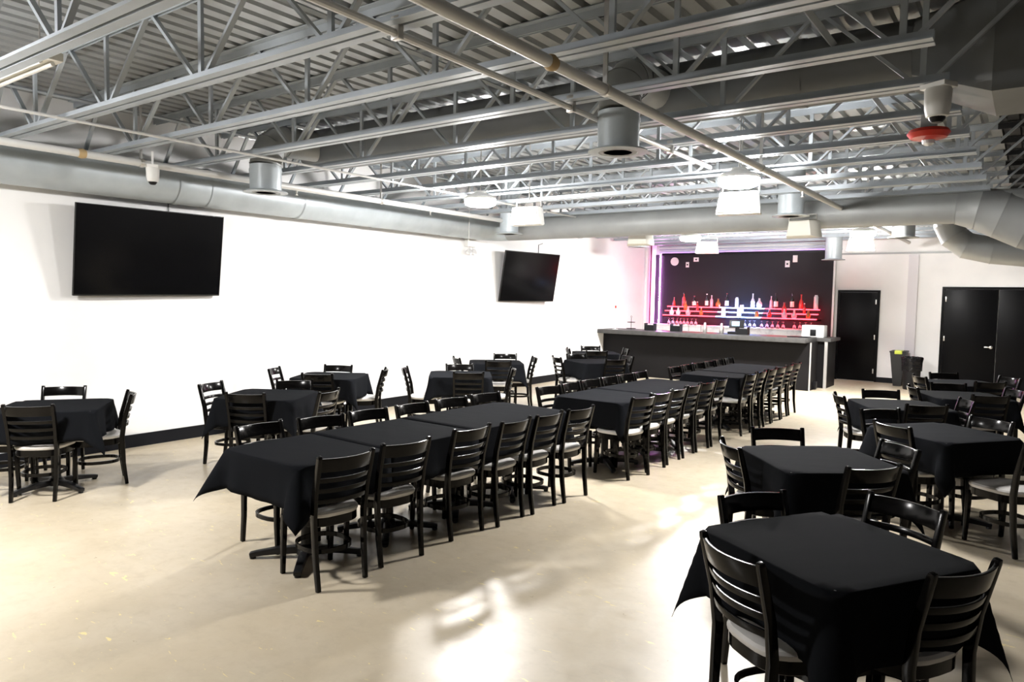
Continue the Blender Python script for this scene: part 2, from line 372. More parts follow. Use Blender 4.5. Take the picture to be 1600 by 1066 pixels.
# drops with round diffusers
def drop(label, x, y, zb, ztop, r=.165, curve=None, m='duct', fl=True, bend=False):
    t = thing('air_diffuser', label, 'diffuser', (x, y, 0), 0, 'round ceiling air diffusers')
    pts = [(0, 0, zb+.02), (0, 0, zb+.18), (0, 0, zb+.36)]
    if curve:
        pts = [(0, 0, zb+.02), (0, 0, zb+.2)] + [(curve*.22*(1-math.cos(a)), 0, zb+.2+.22*math.sin(a)) for a in (.3, .65, 1.0, 1.35)]
    elif bend:   # gored elbow back into the duct behind
        pts = [(0, 0, zb+.02), (0, 0, zb+.3)]
        gores([(0, 0, zb+.3)] + [(0, .26*(1-math.cos(a)), zb+.32+.28*math.sin(a)) for a in (.35, .75, 1.15, 1.5)] + [(0, .70, zb+.62)], [r]*6, t)
    else: pts[-1] = (0, 0, ztop)
    MB().tube(pts, r, 28, False).build('drop_pipe', m, t)
    if curve is None and ztop-zb > .3: MB().tube([(0,0,zb+.22),(0,0,zb+.25)], r+.006, 28, False).build('collar', m, t)
    if fl:
        MB().lathe([(r-.01, .03), (r+.065, .012), (r+.07, 0), (r-.01, -.004), (r-.03, .02)], 32, (0,0,zb)).build('flange', m, t)
        for k, rr in enumerate((.12, .085, .05)):
            MB().lathe([(rr+.022, -.002), (rr+.026, .004), (rr, .03), (rr-.006, .03)], 28, (0,0,zb)).build('louvre_ring', 'ductgrey', t)
    MB().lathe([(0, .05), (r-.006, .05)], 28, (0,0,zb)).build('throat', 'ductdark', t)
drop('round diffuser on a curved duct above the left wall', -6.98, 4.92, 2.95, 3.4, .17, bend=True)
drop('round diffuser on a duct hanging over the middle of the room', -2.62, 4.95, 2.955, 3.5, .158, bend=True)
drop('white round diffuser hanging beside the left wall duct', -7.28, 9.92, 2.90, ZD, .16)
drop('white round diffuser hanging near the middle loudspeaker', -2.66, 9.9, 2.965, ZD, .165)
drop('round diffuser hanging at the right corner of the bar', -3.6, 16.9, 2.76, ZD, .17)
drop('grey round diffuser hanging near the right-hand back wall', -1.9, 14.2, 2.98, ZD, .18, m='ductgrey')
drop('round diffuser hanging at the left corner of the bar', -7.15, 14.6, 2.98, ZD, .16)

# ---------------------------------------------------------------- lamps and hanging loudspeakers
def lamp(label, x, y, z, m='lamp'):
    t = thing('high_bay_lamp', label, 'lamp', (x, y, z), 0, 'lit ceiling lamps')
    MB().lathe([(0, .16), (.07, .16), (.09, .13), (.17, .10), (.208, .072), (.208, .048), (.204, .048), (.2, .058), (0, .06)], 24).build('lamp_housing', 'white', t)
    MB().lathe([(0, .05), (.2, .05), (.206, .03), (.195, -.015), (.15, -.035), (0, -.045)], 28).build('diffuser', m, t)
    MB().tube([(0,0,.16), (0,0,ZD-z)], .008, 6).build('hanging_rod', 'chrome', t)
lamp('glowing ceiling lamp nearest the left wall', -5.92, 7.42, 3.05)
lamp('glowing ceiling lamp over the right end of the long tables', -2.53, 7.44, 3.05)
lamp('glowing ceiling lamp near the right corner of the bar', -2.49, 13.9, 3.03, 'lampfar')
lamp('glowing ceiling lamp in front of the bar', -5.65, 13.85, 3.05)
lamp('ceiling lamp over the near left floor, out of the picture', -5.90, .70, 3.05)
def speaker(label, x, y, z, face, m):
    t = thing('hanging_loudspeaker', label, 'loudspeaker', (x, y, z), R(face-90), 'hanging loudspeakers')
    # wedge cabinet: broad sloping front towards +Y, narrow back
    def ring_(y_, w_, h0, h1): return [(-w_, y_, h0), (w_, y_, h0), (w_*.82, y_, h1), (-w_*.82, y_, h1)]
    MB().loops([ring_(-.12, .17, -.10, .11), ring_(.0, .225, -.125, .125), ring_(.11, .235, -.115, .115)]).build('cabinet', m, t, .012)
    MB().loops([ring_(.108, .215, -.095, .095), ring_(.122, .205, -.088, .088)]).build('grille', m, t)
    MB().bar([(-.19, 0, .11), (-.19, 0, .19), (0, 0, .2), (.19, 0, .19), (.19, 0, .11)], .03, .008, (0,1,0)).build('bracket', 'chrome', t)
    MB().tube([(0,0,.2), (0,0,ZD-z)], .007, 6).build('hanging_rod', 'chrome', t)
speaker('white loudspeaker hanging near the lamp by the left wall', -5.44, 7.85, 2.90, -88, 'white')
speaker('white loudspeaker hanging below the lamp over the long tables', -2.58, 7.66, 2.87, -85, 'white')
speaker('cream loudspeaker seen from behind under the trunk duct', -2.63, 10.4, 2.84, 80, 'cream')
speaker('white loudspeaker hanging below the lamp near the bar corner', -2.60, 14.38, 2.89, -85, 'white')
speaker('white loudspeaker hanging in front of the black bar wall', -5.47, 14.35, 2.91, -80, 'white')
speaker('cream loudspeaker seen from behind near the left bar corner', -5.5, 11.25, 2.87, 95, 'cream')

# ---------------------------------------------------------------- televisions and wall items
def tv(label, cx, cy, cz, yaw, tilt, roll, Wd):
    Hd = Wd*.5625+.02
    t = thing('wall_television', label, 'television', (cx, cy, cz), 0)
    n = Vector((math.cos(yaw)*math.cos(tilt), math.sin(yaw)*math.cos(tilt), -math.sin(tilt)))
    r = Vector((-math.sin(yaw), math.cos(yaw), 0)); u = n.cross(r)
    r2 = math.cos(roll)*r+math.sin(roll)*u; u2 = -math.sin(roll)*r+math.cos(roll)*u
    m = Matrix((r2, u2, n)).transposed().to_4x4(); m.translation = (cx, cy, cz); t.matrix_world = m
    a, b = Wd/2, Hd/2
    MB().box(-a, a, -b, b, -.03, -.002).build('bezel', 'tvframe', t, .004)
    MB().box(-a+.008, a-.008, -b+.018, b-.008, -.004, .001).build('screen', 'tvscreen', t)
    MB().box(-a*.6, a*.6, -b*.75, b*.45, -.065, -.03).build('rear_housing', 'tvframe', t, .01)
    mt = MB().box(-.25, .25, -.18, .18, -.10, -.06).build('wall_mount', 'tvframe', t, .004)
    return t
tv('large black television high on the left wall, nearest the camera', -8.323, 4.362, 2.275, .02, .133, .01, 1.74)
tv('black television on the left wall near the bar, tilted forward', -8.29, 12.068, 2.239, -.075, .165, .002, 1.75)
tag(MB().tube([(XW+.012, 4.62, 2.7), (XW+.012, 4.62, 3.0)], .006, 6).build('cable', 'wire'), 'thin black cable above the nearest television', 'cable')
tag(MB().tube([(XW+.012, 12.6, 2.65), (XW+.012, 12.6, 2.93), (XW+.012, 12.75, 2.97)], .007, 6).build('cable', 'wire'), 'thin black cable above the television near the bar', 'cable')
t = thing('emergency_light', 'white emergency light with two round lamp heads on the left wall', 'light', (XW, 10.3, 2.72))
MB().box(0, .09, -.12, .12, .02, .17).build('battery_box', 'white', t, .01)
for s in (-1, 1):
    MB().tube([(.05, s*.065, .02), (.06, s*.065, -.03)], .012, 8).build('swivel', 'white', t)
    h = MB().lathe([(0,-.05),(.035,-.05),(.055,.0),(.058,.03),(.05,.034),(0,.03)], 16).build('lamp_head', 'lens', t)
    h.rotation_euler = (0, R(75), 0); h.location = (.07, s*.065, -.075)
tag(MB().tube([(-7.9, 9.6, 2.78), (-7.9, 9.6, ZD)], .005, 5).build('hanging_wire', 'white'), 'thin white wire hanging beside the emergency light', 'wire')
def dome(label, x, y, z, sc_):
    t = thing('security_camera', label, 'camera', (x, y, z), R(-30)); t.scale = (sc_,)*3
    MB().lathe([(0,.12),(.07,.12),(.075,.11),(.07,-.0),(.06,-.045),(.045,-.05)], 20).build('camera_housing', 'white', t)
    MB().lathe([(.05,-.03),(.045,-.06),(.03,-.08),(0,-.085)], 16).build('camera_lens', 'black', t)
    MB().box(-.08, .08, -.06, .06, .12, .15).build('mount', 'white', t, .004)
    MB().box(-.012, .012, -.012, .012, .15, (ZB-z)/sc_+.01).build('mount_arm', 'white', t)
dome('small white security camera hanging before the left wall duct', -7.3, 3.82, 2.985, .85)
dome('white security camera at the right end of a roof joist', -.555, 5.30, 3.075, 1.05)
t = thing('fire_strobe', 'red ceiling fire alarm strobe at the right', 'alarm', (-.70, 6.22, 3.12))
MB().lathe([(0,.03),(.06,.03),(.13,.02),(.145,-.005),(.12,-.04),(.06,-.055),(0,-.06)], 24).build('strobe_body', 'red', t)
MB().lathe([(0,-.05),(.045,-.055),(.04,-.08),(.02,-.095),(0,-.097)], 14).build('strobe_lens', 'lens', t)
MB().box(-.05, .05, -.05, .05, .03, .13).build('junction_box', 'ductgrey', t, .004)
t = thing('strip_light', 'unlit pale strip light fixture at the upper left corner', 'light', (-6.1, 2.2, 3.42))
MB().box(-.55, .55, -.09, .09, 0, .06).build('fixture_body', 'cream', t, .008)
MB().tube([(-.5, -.04, -.015), (.5, -.04, -.015)], .016, 8).build('lamp_tube', 'white', t); MB().tube([(-.5, .04, -.015), (.5, .04, -.015)], .016, 8).build('lamp_tube', 'white', t)
for s in (-.4, .4): MB().tube([(s, 0, .06), (s, 0, ZD-3.42)], .006, 5).build('hanging_rod', 'chrome', t)

# ---------------------------------------------------------------- chairs
SP = [(0,-.225),(.2,-.2),(.45,-.188),(.62,-.21),(.86,-.272)]
def ypost(z):
    for (z0,y0),(z1,y1) in zip(SP, SP[1:]):
        if z <= z1: return y0+(y1-y0)*(z-z0)/(z1-z0)
    return SP[-1][1]
def seat_outline(s, n=28):
    out = []
    for q in range(n):
        a = 2*math.pi*q/n; c, d = math.cos(a), math.sin(a)
        x = .212*math.copysign(abs(c)**.62, c); y = .215*math.copysign(abs(d)**.62, d)
        x *= 1+.10*(y/.215)
        out.append((x*s, y*s+.015))
    return out
def make_chair():
    t = thing('dining_chair', '', 'chair', group='black ladder-back dining chairs')
    ol = lambda s, z: [(x, y, z) for x, y in seat_outline(s)]
    MB().loops([ol(.97,.445), ol(1.0,.455), ol(1.0,.468), ol(.95,.48), ol(.7,.488), ol(.3,.491)]).build('seat', 'seat', t)
    MB().loops([ol(.94,.385), ol(.965,.39), ol(.965,.447), ol(.9,.447)]).build('seat_frame', 'wood', t)
    for s in (-1, 1):
        zz = [0,.1,.2,.32,.45,.54,.62,.74,.84,.86]
        MB().bar([(s*(.172+.02*z/.86), ypost(z), z) for z in zz], .027, [.03,.034,.038,.042,.044,.042,.04,.036,.032,.024], (1,0,0)).build('leg', 'wood', t, .004)
        MB().bar([(s*.178, .205, 0), (s*.178, .195, .2), (s*.175, .19, .40)], [.027,.032,.036], [.027,.032,.036], (1,0,0)).build('leg', 'wood', t, .004)
    def rail(name, z, h, th, bulge, par):
        pts = [(.183*q/6, ypost(z)-.004-bulge*(1-(q/6)**2), z) for q in range(-6, 7)]
        # board leaning with the posts
        ls = []
        for i, p in enumerate(pts):
            a = pts[max(i-1,0)]; b = pts[min(i+1,12)]; tx, ty = b[0]-a[0], b[1]-a[1]; l = math.hypot(tx, ty); nx, ny = -ty/l, tx/l
            lo = ypost(z-h/2)-ypost(z); hi = ypost(z+h/2)-ypost(z)
            ls.append([(p[0]-nx*th/2, p[1]-ny*th/2+lo, z-h/2), (p[0]+nx*th/2, p[1]+ny*th/2+lo, z-h/2),
                       (p[0]+nx*th/2, p[1]+ny*th/2+hi, z+h/2), (p[0]-nx*th/2, p[1]-ny*th/2+hi, z+h/2)])
        MB().loops(ls).build(name, 'wood', par, .003)
    rail('top_rail', .80, .088, .018, .05, t)
    for z in (.700, .632, .564): rail('slat', z, .030, .016, .045, t)
    # bent hoop between the legs
    ls = []
    for q in range(24):
        a = 2*math.pi*q/24; c, s = math.cos(a), math.sin(a)
        x, y = .165*math.copysign(abs(c)**.8, c), .178*math.copysign(abs(s)**.8, s); k = .925
        ls.append([(x, y, .205), (x*k, y*k, .205), (x*k, y*k, .235), (x, y, .235)])
    MB().loops(ls, closed=True).build('stretcher_hoop', 'wood', t)
    return t
chair0 = make_chair(); chair_used = [False]
def put_chair(px, py, face, label):
    """px, py: floor point under the top of the chair back; face: direction the chair faces, degrees"""
    f = R(face); d = .272
    loc = (px+d*math.cos(f), py+d*math.sin(f), 0); rz = f-math.pi/2
    if not chair_used[0]:
        chair_used[0] = True; chair0.location = loc; chair0.rotation_euler = (0, 0, rz); chair0['label'] = label; return chair0
    return dup(chair0, loc, rz, label)

# ---------------------------------------------------------------- tables and cloths
HT = .762
def make_table(a, b, square=True):
    t = thing('pedestal_table', '', 'table', group='black pedestal tables under cloths')
    rc = .13; o_ = []
    for cx_, cy_, a0 in ((a-rc, b-rc, 0), (-a+rc, b-rc, 90), (-a+rc, -b+rc, 180), (a-rc, -b+rc, 270)):
        if square: o_ += [(cx_+rc*math.cos(R(a0+q*18)), cy_+rc*math.sin(R(a0+q*18))) for q in range(6)]
        else: o_.append((cx_+rc*math.copysign(1, cx_), cy_+rc*math.copysign(1, cy_)))
    MB().loops([[(x, y, z) for x, y in o_] for z in (HT-.03, HT)]).build('tabletop', 'tabletop', t, .003)
    MB().tube([(0,0,.06), (0,0,HT-.03)], .04, 16).build('column', 'iron', t)
    MB().lathe([(.12, HT-.034), (.12, HT-.03)], 12).build('top_plate', 'iron', t)
    MB().lathe([(.0,.03),(.07,.03),(.07,.075),(.045,.10),(0,.10)], 16).build('hub', 'iron', t)
    for k in range(4):
        A = R(45+90*k); c, s = math.cos(A), math.sin(A)
        MB().bar([(c*.05, s*.05, .06), (c*.2, s*.2, .055), (c*.34, s*.34, .036), (c*.385, s*.385, .028)], [.06,.055,.05,.05], [.05,.045,.035,.03], (-s, c, 0)).build('base_foot', 'iron', t, .006)
        MB().lathe([(.02,0),(.022,.004),(.02,.014)], 10, (c*.365, s*.365, 0)).build('glide', 'iron', t)
    return t
tab_sq = make_table(.41, .41); tab_used = [False]
def put_table(x, y, ang, label):
    if not tab_used[0]:
        tab_used[0] = True; tab_sq.location = (x, y, 0); tab_sq.rotation_euler = (0,0,R(ang)); tab_sq['label'] = label; return
    dup(tab_sq, (x, y, 0), R(ang), label)
def cloth_mesh(a, y0, y1, h, open0, open1, seed, flare=.23):
    rnd = random.Random(seed); ph = [rnd.uniform(0, 6.28) for _ in range(8)]
    def axis(lo, hi, olo, ohi):
        pts = [lo+(hi-lo)*i/14 for i in range(15)]
        e = [.006, .014, .028, .05] + [.05+(h-.05)*i/6 for i in range(1, 7)]
        return ([lo-q for q in reversed(e)] if olo else []) + pts + ([hi+q for q in e] if ohi else [])
    U = axis(-a, a, True, True); V = axis(y0, y1, open0, open1); vs = []
    for v in V:
        for u in U:
            ex = u-a if u > a else (u+a if u < -a else 0.); ey = v-y1 if v > y1 else (v-y0 if v < y0 else 0.)
            rc = .095; cu, cv = u-ex, v-ey
            # rounded table corners: measure from the inset corner
            ix = a-rc; jx = max(0., abs(u)-ix); lo_ = y0+rc if open0 else -99; hi_ = y1-rc if open1 else 99
            jy = max(0., lo_-v, v-hi_); r = math.hypot(ex, ey)
            if jx > 0 and jy > 0:
                rr_ = math.hypot(jx, jy); r = max(0., rr_-rc)
                if r > 0:
                    sx_, sy_ = math.copysign(1, u), (1 if v > hi_ else -1); k_ = min(rr_, rc)/rr_
                    ccx, ccy = sx_*ix, (hi_ if sy_ > 0 else lo_)
                    cu, cv = ccx+sx_*jx*k_, ccy+sy_*jy*k_; ex, ey = sx_*jx, sy_*jy
            if r < 1e-9:
                vs.append((u, v, HT+.004+.0012*math.sin(5*u+ph[0])*math.sin(4*v+ph[1]))); continue
            th = math.atan2(abs(ey), abs(ex)); c2 = math.sin(2*th)**2
            fl = .06+flare*c2
            s_ = cv if abs(ex) > abs(ey) else cu
            k = min(1, r/h)**1.4
            rip = .016*k*(math.sin(13*s_+ph[2])+.6*math.sin(22*s_+ph[3]))*(1-c2)
            swirl = .05*k*c2*math.sin(2*th*2+ph[4])
            br = .018
            drop_ = r*math.sqrt(1-fl*fl) - br*(1-math.exp(-r/br))
            out = .006+r*fl+rip
            dx, dy = math.copysign(math.cos(th), ex) if ex else 0., math.copysign(math.sin(th), ey) if ey else 0.
            vs.append((cu+dx*out-dy*swirl*.5, cv+dy*out+dx*swirl*.5, HT+.004-drop_*(1+.03*math.sin(9*s_+ph[5])*(1-c2))))
    n = len(U); fs = [(j*n+i, j*n+i+1, (j+1)*n+i+1, (j+1)*n+i) for j in range(len(V)-1) for i in range(n-1)]
    me = bpy.data.meshes.new('tablecloth'); me.from_pydata(vs, [], fs)
    for p in me.polygons: p.use_smooth = True
    me.materials.append(M['cloth']); return me
def put_cloth(x, y, ang, a, y0, y1, h, o0, o1, seed, label, dz=0., flare=.23):
    o = link('tablecloth', cloth_mesh(a, y0, y1, h, o0, o1, seed, flare)); o.location = (x, y, dz); o.rotation_euler = (0,0,R(ang))
    md = o.modifiers.new('thickness', 'SOLIDIFY'); md.thickness = .0025; md.offset = 1
    return tag(o, label, 'tablecloth', 'black tablecloths')

SQ = [  # square tables: name phrase, centre, angle, chairs (top-of-back point, facing)
 ('the leftmost wall table', (-7.27,2.86), -36, [(-6.88,2.50,136,'near'),(-7.965,3.229,319,'far'),(-7.06,3.44,-112,'right'),(-7.72,2.33,47,'left')]),
 ('the second wall table', (-6.5,4.6), 32, [(-7.208,4.374,23,'left'),(-6.23,4.145,122,'near'),(-6.765,5.14,318,'far'),(-5.793,4.832,201,'right')]),
 ('the third wall table', (-7.42,6.2), 33, [(-8.06,5.796,34,'left'),(-7.13,5.75,120,'near'),(-7.783,6.649,300,'far'),(-6.975,6.74,-140,'right')]),
 ('the fourth wall table', (-6.33,7.55), 40, [(-6.896,7.054,38,'left'),(-5.90,7.20,132,'near'),(-6.71,7.98,316,'far'),(-5.80,8.03,-141,'right')]),
 ('the fifth wall table', (-7.08,9.35), 42, [(-7.482,8.813,55,'left'),(-6.62,8.795,125,'near'),(-7.38,10.0,308,'far'),(-6.62,9.78,-138,'right')]),
 ('the sixth wall table', (-6.0,10.72), 58, [(-6.424,10.15,53,'left'),(-5.46,10.448,151,'near'),(-6.52,10.95,-28,'far'),(-5.66,11.24,-120,'right')]),
 ('the last wall table before the bar', (-6.93,12.4), 40, [(-7.36,12.05,38,'left'),(-6.60,11.84,118,'near'),(-7.36,12.93,310,'far'),(-6.47,12.80,-139,'right')]),
 ('the nearest right-hand table', (-.67,3.38), 58, [(-.943,2.824,54,'left'),(-.155,3.18,151,'near'),(-1.129,3.70,325,'far'),(-.47,4.05,244,'right')]),
 ('the second right-hand table', (-1.15,5.22), 40, [(-1.67,4.93,37,'left'),(-.735,4.81,142,'near'),(-1.58,5.75,304,'far'),(-.711,5.655,224,'right')]),
 ('the third right-hand table', (-.57,7.0), 53, [(-.90,6.60,50,'left'),(-1.12,7.45,315,'far'),(-.245,7.495,-126,'right'),(0.13,6.42,140,'near')]),
 ('the fourth right-hand table', (-1.1,8.58), 28, [(-1.655,8.335,25,'left'),(-.80,8.11,122,'near'),(-1.37,9.10,298,'far'),(-.508,8.80,-157,'right')]),
 ('the fifth right-hand table', (-.62,9.98), 26, [(-.82,10.50,-68,'far'),(-1.13,9.80,21,'left'),(-.33,9.48,122,'near'),(-.12,10.3,-150,'right')]),
 ('the farthest right-hand table', (-.72,11.6), 34, [(-1.01,12.06,-57,'far'),(-1.23,11.29,30,'left'),(-.212,12.0,-141,'right'),(-.40,11.14,125,'near')]),
]
for i, (ph, (cx, cy), ang, chs) in enumerate(SQ):
    put_table(cx, cy, ang, 'square black pedestal table under a black cloth, '+ph)
    put_cloth(cx, cy, ang, .412, -.412, .412, .325 if i == 7 else .28, True, True, 100+i, 'black cloth draped over '+ph)
    for (px, py, fc, side) in chs:
        put_chair(px, py, fc, 'black ladder-back chair on the %s side of %s' % (side, ph))
# long tables made of small tables pushed together
def lerp(p, q, t): return (p[0]+(q[0]-p[0])*t, p[1]+(q[1]-p[1])*t)
LONG = [
 ('the nearest long table', (-4.05,2.79), (-3.93,5.80), 4, [0,.25,.56,1.0],
  [(-3.42,2.99,172),(-3.41,3.51,171),(-3.40,4.21,176),(-3.34,4.70,180),(-3.31,5.15,180),(-3.27,5.61,176)],
  [(-4.71,3.25,0),(-4.63,3.77,-12),(-4.60,4.25,-6),(-4.56,4.75,-2),(-4.54,5.27,-8),(-4.50,5.76,-8)]),
 ('the middle long table', (-3.78,6.60), (-3.72,8.95), 3, [0,.38,1.0],
  [(-3.17,6.70,170),(-3.17,7.12,172),(-3.17,7.60,181),(-3.17,8.04,182),(-3.16,8.45,177),(-3.15,8.90,181)],
  [(-4.34,6.70,-8),(-4.33,7.15,2),(-4.33,7.60,-4),(-4.31,8.05,0),(-4.30,8.48,-3),(-4.29,8.90,2)]),
 ('the farthest long table', (-3.68,9.85), (-3.64,12.15), 3, [0,.30,1.0],
  [(-3.08,9.85,178),(-3.08,10.32,182),(-3.07,10.80,180),(-3.07,11.25,176),(-3.07,11.70,182),(-3.07,12.15,179)],
  [(-4.24,9.95,-3),(-4.24,10.40,2),(-4.23,10.85,-5),(-4.22,11.28,0),(-4.21,11.70,3),(-4.20,12.15,-2)]),
]
NUM = ['first','second','third','fourth','fifth','sixth']
for li, (ph, p, q, nt_, cuts, rc, lc) in enumerate(LONG):
    L_ = math.hypot(q[0]-p[0], q[1]-p[1]); ang = math.degrees(math.atan2(q[1]-p[1], q[0]-p[0]))-90
    a = .43 if li == 0 else .425
    tb = make_table(a-.008, L_/nt_/2-.006)
    for k in range(nt_):
        c = lerp(p, q, (k+.5)/nt_); lab = 'black pedestal table, %s from the camera in %s' % (NUM[k], ph)
        if k == 0: tb.location = (*c, 0); tb.rotation_euler = (0,0,R(ang)); tb['label'] = lab
        else: dup(tb, (*c, 0), R(ang), lab)
    for k in range(len(cuts)-1):
        lo, hi = cuts[k]*L_, cuts[k+1]*L_
        if k: lo -= .03
        put_cloth(p[0], p[1], ang, a, lo, hi, .285, k == 0, k == len(cuts)-2, 200+10*li+k, 'black cloth over %s, %s cloth from the camera' % (ph, NUM[k]), .0035*k, .45 if li == 0 and k == 0 else .25)
    for k, (x, y, f) in enumerate(rc): put_chair(x, y, f, 'black ladder-back chair, %s from the camera on the right of %s' % (NUM[k], ph))
    for k, (x, y, f) in enumerate(lc): put_chair(x, y, f, 'black ladder-back chair, %s from the camera on the left of %s' % (NUM[k], ph))
put_chair(.06, 2.24, -56, 'black chair cut off at the bottom right corner of the photo')

# ---------------------------------------------------------------- bar
b = thing('bar_counter', 'long dark bar with a grey countertop in front of the black wall', 'bar')
MB().box(XW+.004, -3.665, 15.53, 15.60, 0, 1.0).build('front_panel', 'barpanel', b)
MB().box(-3.735, -3.665, 15.60, 16.12, 0, 1.0).build('side_panel', 'barpanel', b)
MB().box(-3.675, -3.650, 15.515, 15.545, 0, 1.0).build('corner_trim', 'steeltrim', b)
MB().box(XW+.004, -3.70, 15.21, 16.15, 1.0, 1.095).build('countertop', 'counter', b, .006)
b2 = thing('bar_gate', 'narrow charcoal cabinet closing the right end of the bar', 'cabinet')
MB().box(-3.95, -3.50, 16.25, 17.05, 0, 1.0).build('cabinet_body', 'barpanel', b2)
MB().box(-3.545, -3.49, 16.19, 16.25, 0, 1.0).build('corner_trim', 'steeltrim', b2)
MB().box(-4.02, -3.42, 16.17, 17.10, 1.0, 1.07).build('cabinet_top', 'counter', b2, .006)
t = tag(MB().box(-3.665, -3.60, 15.82, 15.94, .02, .17).build('outlet_box', 'black', None, .006), 'small black box at the floor on the bar end', 'box')
bb = thing('back_bar', 'white marble-faced back bar ledge below the bottles', 'counter')
MB().box(XW+.004, -4.12, 17.78, YB-.09, 0, 1.14).build('ledge_body', 'marble', bb)
MB().box(XW+.004, -4.10, 17.76, YB-.09, 1.14, 1.175).build('ledge_top', 'marble', bb, .004)
# led bottle shelves
SY = [17.84, 17.98, 18.12]; SZ = [1.435, 1.55, 1.66]
def shelf(label, x0, x1, m):
    t = thing('bottle_shelf', label, 'shelf')
    for k in range(3):
        MB().box(x0, x1, SY[k]-.07, SY[k]+.07, SZ[k]-.022, SZ[k]).build('step', m, t)
    for x in (x0+.03, (x0+x1)/2, x1-.03):
        MB().box(x-.012, x+.012, SY[0]-.02, YB-.062, SZ[0]-.06, SZ[0]-.022).build('shelf_bracket', 'black', t)
        for k in (1, 2): MB().box(x-.01, x+.01, SY[k]-.06, SY[k]-.04, SZ[0], SZ[k]-.022).build('riser', 'black', t)
shelf('red lit stepped bottle shelf at the left of the bar wall', -7.95, -6.52, 'ledred')
shelf('blue-white lit stepped bottle shelf in the middle of the bar wall', -6.51, -5.40, 'ledblue')
shelf('red lit stepped bottle shelf at the right of the bar wall', -5.39, -4.12, 'ledred')
# violet strip along the top of the bar wall, washing the joists above
t = thing('light_strip', 'violet light strip along the top edge of the bar wall', 'light')
MB().box(-8.28, -3.92, YB-.085, YB-.06, 3.05, 3.075).build('strip', 'ledviolet', t)
MB().box(-8.28, -3.92, YB-.105, YB-.095, 3.04, 3.085).build('added_strip_lip', 'black', t)  # added lip, hides the glowing strip and leaves its light going up
MB().box(-8.28, -3.92, YB-.105, YB-.058, 3.03, 3.04).build('strip_tray', 'black', t)
def glassmat(n, c, r=.15): return mat('bottle_'+n, c, r, 0, .6, coat=.5)
BC = {'red': glassmat('red', (.45,.03,.03)), 'dark': glassmat('dark', (.02,.018,.02)), 'clear': glassmat('clear', (.75,.76,.8)), 'pink': glassmat('pink', (.8,.45,.55)), 'amber': glassmat('amber', (.42,.13,.03)), 'lab': mat('bottle_label', (.85,.84,.8), .6), 'cap': mat('bottle_cap', (.25,.05,.05), .4)}
def bottle(label, x, tier, h, r, c, lab, shape, cap):
    t = thing('bottle', label, 'bottle', (x, SY[tier], SZ[tier]), 0, 'bottles on the lit bar shelves')
    if shape == 0: prof = [(0,0),(r,0),(r,h*.55),(r*.9,h*.62),(r*.36,h*.74),(r*.32,h*.94)]
    elif shape == 1: prof = [(0,0),(r,0),(r*1.05,h*.3),(r*.8,h*.55),(r*.35,h*.68),(r*.3,h*.94)]
    elif shape == 2: prof = [(0,0),(r*.8,0),(r*1.2,h*.25),(r*1.15,h*.45),(r*.5,h*.68),(r*.4,h*.9)]
    else: prof = [(0,0),(r,0),(r,h*.85),(r*.9,h*.9),(r*.6,h*.94)]
    MB().lathe(prof, 12).build('bottle_body', BC[c], t)
    MB().lathe([(prof[-1][0]+.003, h*.92), (prof[-1][0]+.004, h), (0, h)], 10).build('bottle_cap', BC[cap], t)
    if lab: MB().lathe([(r+.002, h*.12), (r+.002, h*.46)], 12).build('bottle_label', BC['lab'], t)
px2x = lambda px: -7.95+(px-1039)*.01609
TOPB = [(1049,.24,.035,'red',0,1,'cap','slim red bottle at the left end'),(1066,.36,.045,'red',0,0,'dark','tall red bottle with a dark neck, second from left'),(1084,.28,.05,'dark',1,0,'cap','white-labelled dark bottle, left red shelf'),
 (1105,.34,.042,'dark',1,0,'lab','white-capped bottle with white label, left red shelf'),(1113,.30,.04,'pink',0,0,'clear','pale pink slim bottle beside the blue shelf'),(1124,.22,.055,'amber',0,2,'cap','squat amber decanter left of the blue shelf'),
 (1138,.36,.045,'dark',1,0,'cap','tall dark bottle with a round white label, blue shelf'),(1154,.26,.045,'clear',0,3,'clear','straight clear bottle on the blue shelf'),(1179,.36,.05,'clear',1,1,'clear','tall clear bottle at the right of the blue shelf'),
 (1189,.27,.06,'clear',1,2,'dark','wide clear bottle at the right of the blue shelf'),(1207,.30,.035,'pink',0,0,'clear','slim pink bottle at the left of the right red shelf'),(1214,.37,.048,'dark',1,0,'dark','dark wine bottle with white label, right red shelf'),
 (1238,.38,.045,'dark',1,0,'dark','tallest dark bottle on the right red shelf'),(1251,.35,.05,'red',0,1,'red','bell-shaped red bottle, right red shelf'),(1272,.34,.052,'clear',0,3,'clear','pale straight bottle at the right end')]
for px, h, r, c, lb, sh, cp, lab in TOPB: bottle(lab+' of the top step' if len(lab.split()) < 11 else lab, px2x(px), 2, h, r, c, lb, sh, cp)
